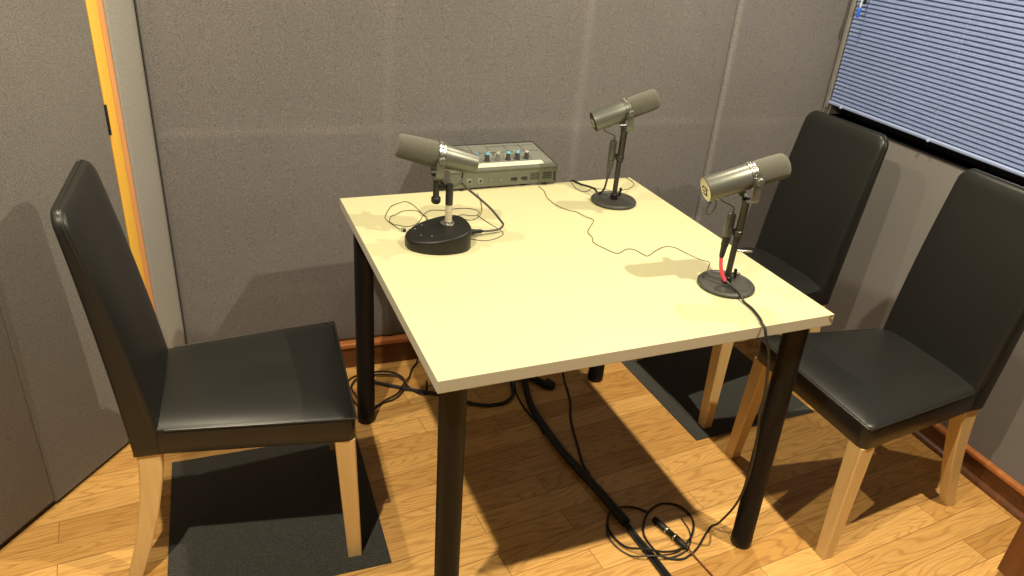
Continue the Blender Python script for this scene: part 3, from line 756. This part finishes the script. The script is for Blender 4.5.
def jack(x, z, r=.0052, plate=False):
    b = B()
    if plate:
        box(b, (x, -.0006, z), (.019, .0014, .020), None, .0006, 1)
        lathe(b, [(.001, .0008), (r+.0008, .0008), (r+.0015, .0018), (r+.0005, .0026), (r*.75, .0026), (r*.7, -.0005), (.001, -.0005)], (x, 0, z), (0, -1, 0), 20)
    else:
        lathe(b, [(.001, 0), (r, 0), (r, .0022), (r*.6, .0024), (r*.55, .0005), (.001, .0005)], (x, 0, z), (0, -1, 0), 18)
    j = obj('jack', b, M['mixtop'] if plate else M['chrome'], mx)
    b = B(); lathe(b, [(.001, .0012), (r*.55, .0012), (r*.55, .0029), (.001, .0029)], (x, 0, z), (0, -1, 0), 14); obj('jack_hole', b, M['ink'], j)
jack(-.112, .021, plate=True); jack(-.078, .021, plate=True)
jack(-.045, .021, .004); jack(-.014, .021, .004)
for x in (.030, .064):
    b = B(); box(b, (x, -.001, .020), (.020, .003, .008), None, .001, 1); box(b, (x+.004, -.004, .018), (.008, .006, .004), Matrix.Rotation(.3, 3, 'Y'), .001, 1); obj('slide_switch', b, M['ink'], mx)
for x in (.098, .140):
    for k in range(4):
        b = B(); box(b, (x, -.0006, .015+k*.0058), (.032-.001*k, .0016, .0022), None, .0005, 1); obj('vent_slot', b, M['ink'], mx)
b = B(); box(b, (.1655, -.0006, .019), (.006, .0018, .030), Matrix.Rotation(-.12, 3, 'Y'), .0008, 1); obj('corner_bracket', b, M['ink'], mx)
for x, y in ((-.135, .007), (.135, .007), (-.135, .165), (.135, .165)):
    b = B(); lathe(b, [(.008, 0), (.009, .001), (.009, .0065), (.001, .0065)], (x, y, -.0060), (0, 0, 1), 16); obj('foot', b, M['rubber'], mx)
b = B(); box(b, (0, D+.001, hk-.002), (W+.002, .004, .008), None, .001, 1); box(b, (W/2+.0006, D/2, hf+.006), (.003, D*.96, .006), RT, .001, 1); obj('edge_trim', b, M['ink'], mx)
# low black stand behind the table carrying the mixer
ms = thing('equipment_stand', 'black tube stand behind the table, only its foot showing on the floor beneath', 'stand', (.02, .56, 0))
b = B(); box(b, (0, .012, .7345), (.33, .15, .012), None, .003, 2); obj('top_plate', b, M['legblk'], ms)
for s in (-.12, .12):
    b = B(); lathe(b, [(.012, .02), (.012, .729), (.001, .729)], (s, .01, 0), (0, 0, 1), 18); up = obj('upright', b, M['legblk'], ms)
for x0, x1 in ((.12, .200), (-.12, -.130)):
    b = B(); tube(b, [(x0, .10, .0135), (x0, .01, .0135), ((x0+x1)/2, -.09, .0135), (x1, -.175, .0135)], .0125, 14, 4)
    ft = obj('floor_foot', b, M['legblk'], ms)
    b = B(); lathe(b, [(.001, 0), (.0155, 0), (.0162, .004), (.0162, .028), (.013, .034), (.001, .034)], (x1, -.150, .0162), Vector((x1-(x0+x1)/2, -.085, 0)), 20); obj('foot_cap', b, M['rubber'], ft)
b = B(); tube(b, [(-.12, .01, .0135), (.12, .01, .0135)], .0115, 14, 0); obj('cross_bar', b, M['legblk'], ms)

# ------------------------------------------------------------------ cables on the floor
t = thing('cable_bundle', 'thick black cable bundle running across the floor under the table', 'cable', (0, 0, 0))
S = [(.165,.52,.012),(.152,.447,.012),(.119,.312,.012),(.114,.185,.012),(.119,.047,.012),(.138,-.084,.012),(.151,-.195,.012),(.157,-.262,.012)]
b = B(); tube(b, S, lambda k: .0105+.0035*k, 12, 6); obj('sleeve', b, M['rubber'], t)
for k, (dx, r) in enumerate(((-.0075, .0042), (.001, .0046), (.0085, .0038))):
    b = B(); tube(b, [(.150+dx*.5, -.19, r+.007), (.157+dx*.6, -.262, r+.006), (.161+dx*.9, -.31, r+.0005), (.166+dx, -.365, r), (.170+dx*1.1, -.456, r), (.172+dx*1.5, -.56, r), (.165+dx*2, -.75, r), (.15+dx*3, -1.0, r)], r, 10, 5); obj('cable', b, M['rubber'] if k != 1 else M['blk'], t)
GF = 'loose cables on the floor'
cable('power_cable', 'thin black cable joining the thick bundle under the table from the back corner', 'cable', [(.300,.50,.30),(.300,.47,.08),(.291,.40,.004),(.262,.30,.004),(.218,.205,.004),(.182,.085,.004),(.156,-.010,.004),(.155,-.05,.006)], .0036, M['rubber'], floor=0)
cable('audio_cable', 'short thin black cable on the other side of the bundle under the table', 'cable', [(.119,.50,.10),(.117,.46,.03),(.105,.41,.003),(.097,.355,.003),(.096,.290,.003),(.106,.215,.003),(.101,.165,.003)], .0030, M['rubber'], floor=0)
cable('floor_cable', 'thick black cable curving on the floor behind the near table leg', 'cable', [(-.36,.60,.007),(-.25,.52,.007),(-.17,.47,.007),(-.111,.423,.007),(-.069,.382,.007),(-.028,.358,.007),(.010,.352,.007),(.043,.354,.007),(.080,.380,.007),(.098,.425,.007),(.11,.50,.04)], .0062, M['rubber'], floor=0)
cable('coiled_cable', 'coil of thin black cable on the floor behind the back left table leg', 'cable',
      [(-.172,.553,.003),(-.193,.487,.003),(-.211,.480,.003),(-.231,.507,.003),(-.250,.558,.009),(-.246,.594,.003),(-.265,.629,.003),(-.293,.648,.003),(-.329,.655,.003),(-.385,.652,.003),(-.423,.635,.003),(-.442,.593,.003),(-.441,.546,.003),(-.424,.470,.003),(-.393,.445,.003),(-.346,.470,.003),(-.301,.483,.003),(-.265,.518,.003),(-.247,.555,.003),(-.262,.598,.009),(-.295,.620,.008),(-.340,.632,.008),(-.395,.628,.008),(-.428,.585,.009),(-.424,.535,.008),(-.41,.452,.004),(-.373,.455,.008),(-.330,.482,.008),(-.287,.505,.008),(-.250,.552,.014),(-.225,.588,.006),(-.202,.635,.003),(-.172,.672,.01),(-.165,.677,.10)], .0030, M['rubber'], floor=0)
t = thing('cable_connector', 'black cable connector lying inside the cable loop on the floor', 'connector', (0, 0, 0))
d = Vector((.274-.242, -.403+.272, 0))
b = B(); lathe(b, [(.001, 0), (.0088, 0), (.0095, .002), (.0095, .045), (.0082, .047), (.0082, .075), (.0095, .077), (.0095, .100), (.0075, .106), (.0055, .128), (.001, .129)], (.242, -.272, .0096), d, 20); bd = obj('body', b, M['blk'], t)
for s in (.047, .077):
    b = B(); lathe(b, [(.0094, 0), (.0099, .001), (.0099, .004), (.0094, .005)], Vector((.242, -.272, .0099))+d.normalized()*s, d, 20); obj('metal_band', b, M['chrome'], bd)
b = B(); tube(b, [(.274,-.398,.009), (.278,-.420,.005), (.282,-.45,.0028), (.286,-.491,.0028), (.288,-.525,.0028), (.28,-.62,.0028), (.25,-.80,.0028)], .0024, 8, 6, 0); obj('wire', b, M['post'], t)
cable('loose_cable', 'thin grey cable loop crossing the bundle on the floor', 'cable', [(.115,-.235,.003),(.101,-.254,.003),(.091,-.285,.003),(.095,-.324,.003),(.115,-.362,.004),(.140,-.383,.015),(.166,-.392,.0165),(.190,-.400,.013),(.213,-.404,.007),(.260,-.398,.007),(.297,-.372,.003),(.318,-.335,.003),(.323,-.290,.003)], .0022, M['greycable'], floor=0)

# ------------------------------------------------------------------ light: recessed ceiling downlights
def lamp(u, v, e, r=.022, col=(1, .87, .62)):
    l = bpy.data.lights.new('downlight', 'AREA'); l.shape = 'DISK'; l.size = r*2; l.energy = e; l.color = col
    o = bpy.data.objects.new('downlight', l); COL.objects.link(o); o.location = (u, v, CH-.012)
    return o
lamp(.65, -.86, 54); lamp(-1.08, -.85, 52); lamp(.66, .34, 22); lamp(-1.06, .28, 20)
w = bpy.data.worlds.new('world'); bpy.context.scene.world = w; w.use_nodes = True
w.node_tree.nodes['Background'].inputs['Color'].default_value = (.02, .022, .03, 1)
w.node_tree.nodes['Background'].inputs['Strength'].default_value = .2

# ------------------------------------------------------------------ camera
cd = bpy.data.cameras.new('camera'); cam = bpy.data.objects.new('camera', cd); COL.objects.link(cam)
rot = Matrix(((0.923174, 0.116782, -0.366212), (-0.377421, 0.455888, -0.806052), (0.072819, 0.882342, 0.46494)))
cam.matrix_world = Matrix.Translation((-0.81517, -1.5147, 1.52273)) @ rot.to_4x4()
cd.sensor_fit = 'HORIZONTAL'; cd.sensor_width = 36; cd.lens = 749.0*36/1024
cd.clip_start = .02
sc = bpy.context.scene; sc.camera = cam
sc.view_settings.view_transform = 'Standard'; sc.view_settings.look = 'None'
sc.view_settings.exposure = 0.0; sc.view_settings.gamma = 1.0; sc.view_settings.use_curve_mapping = False
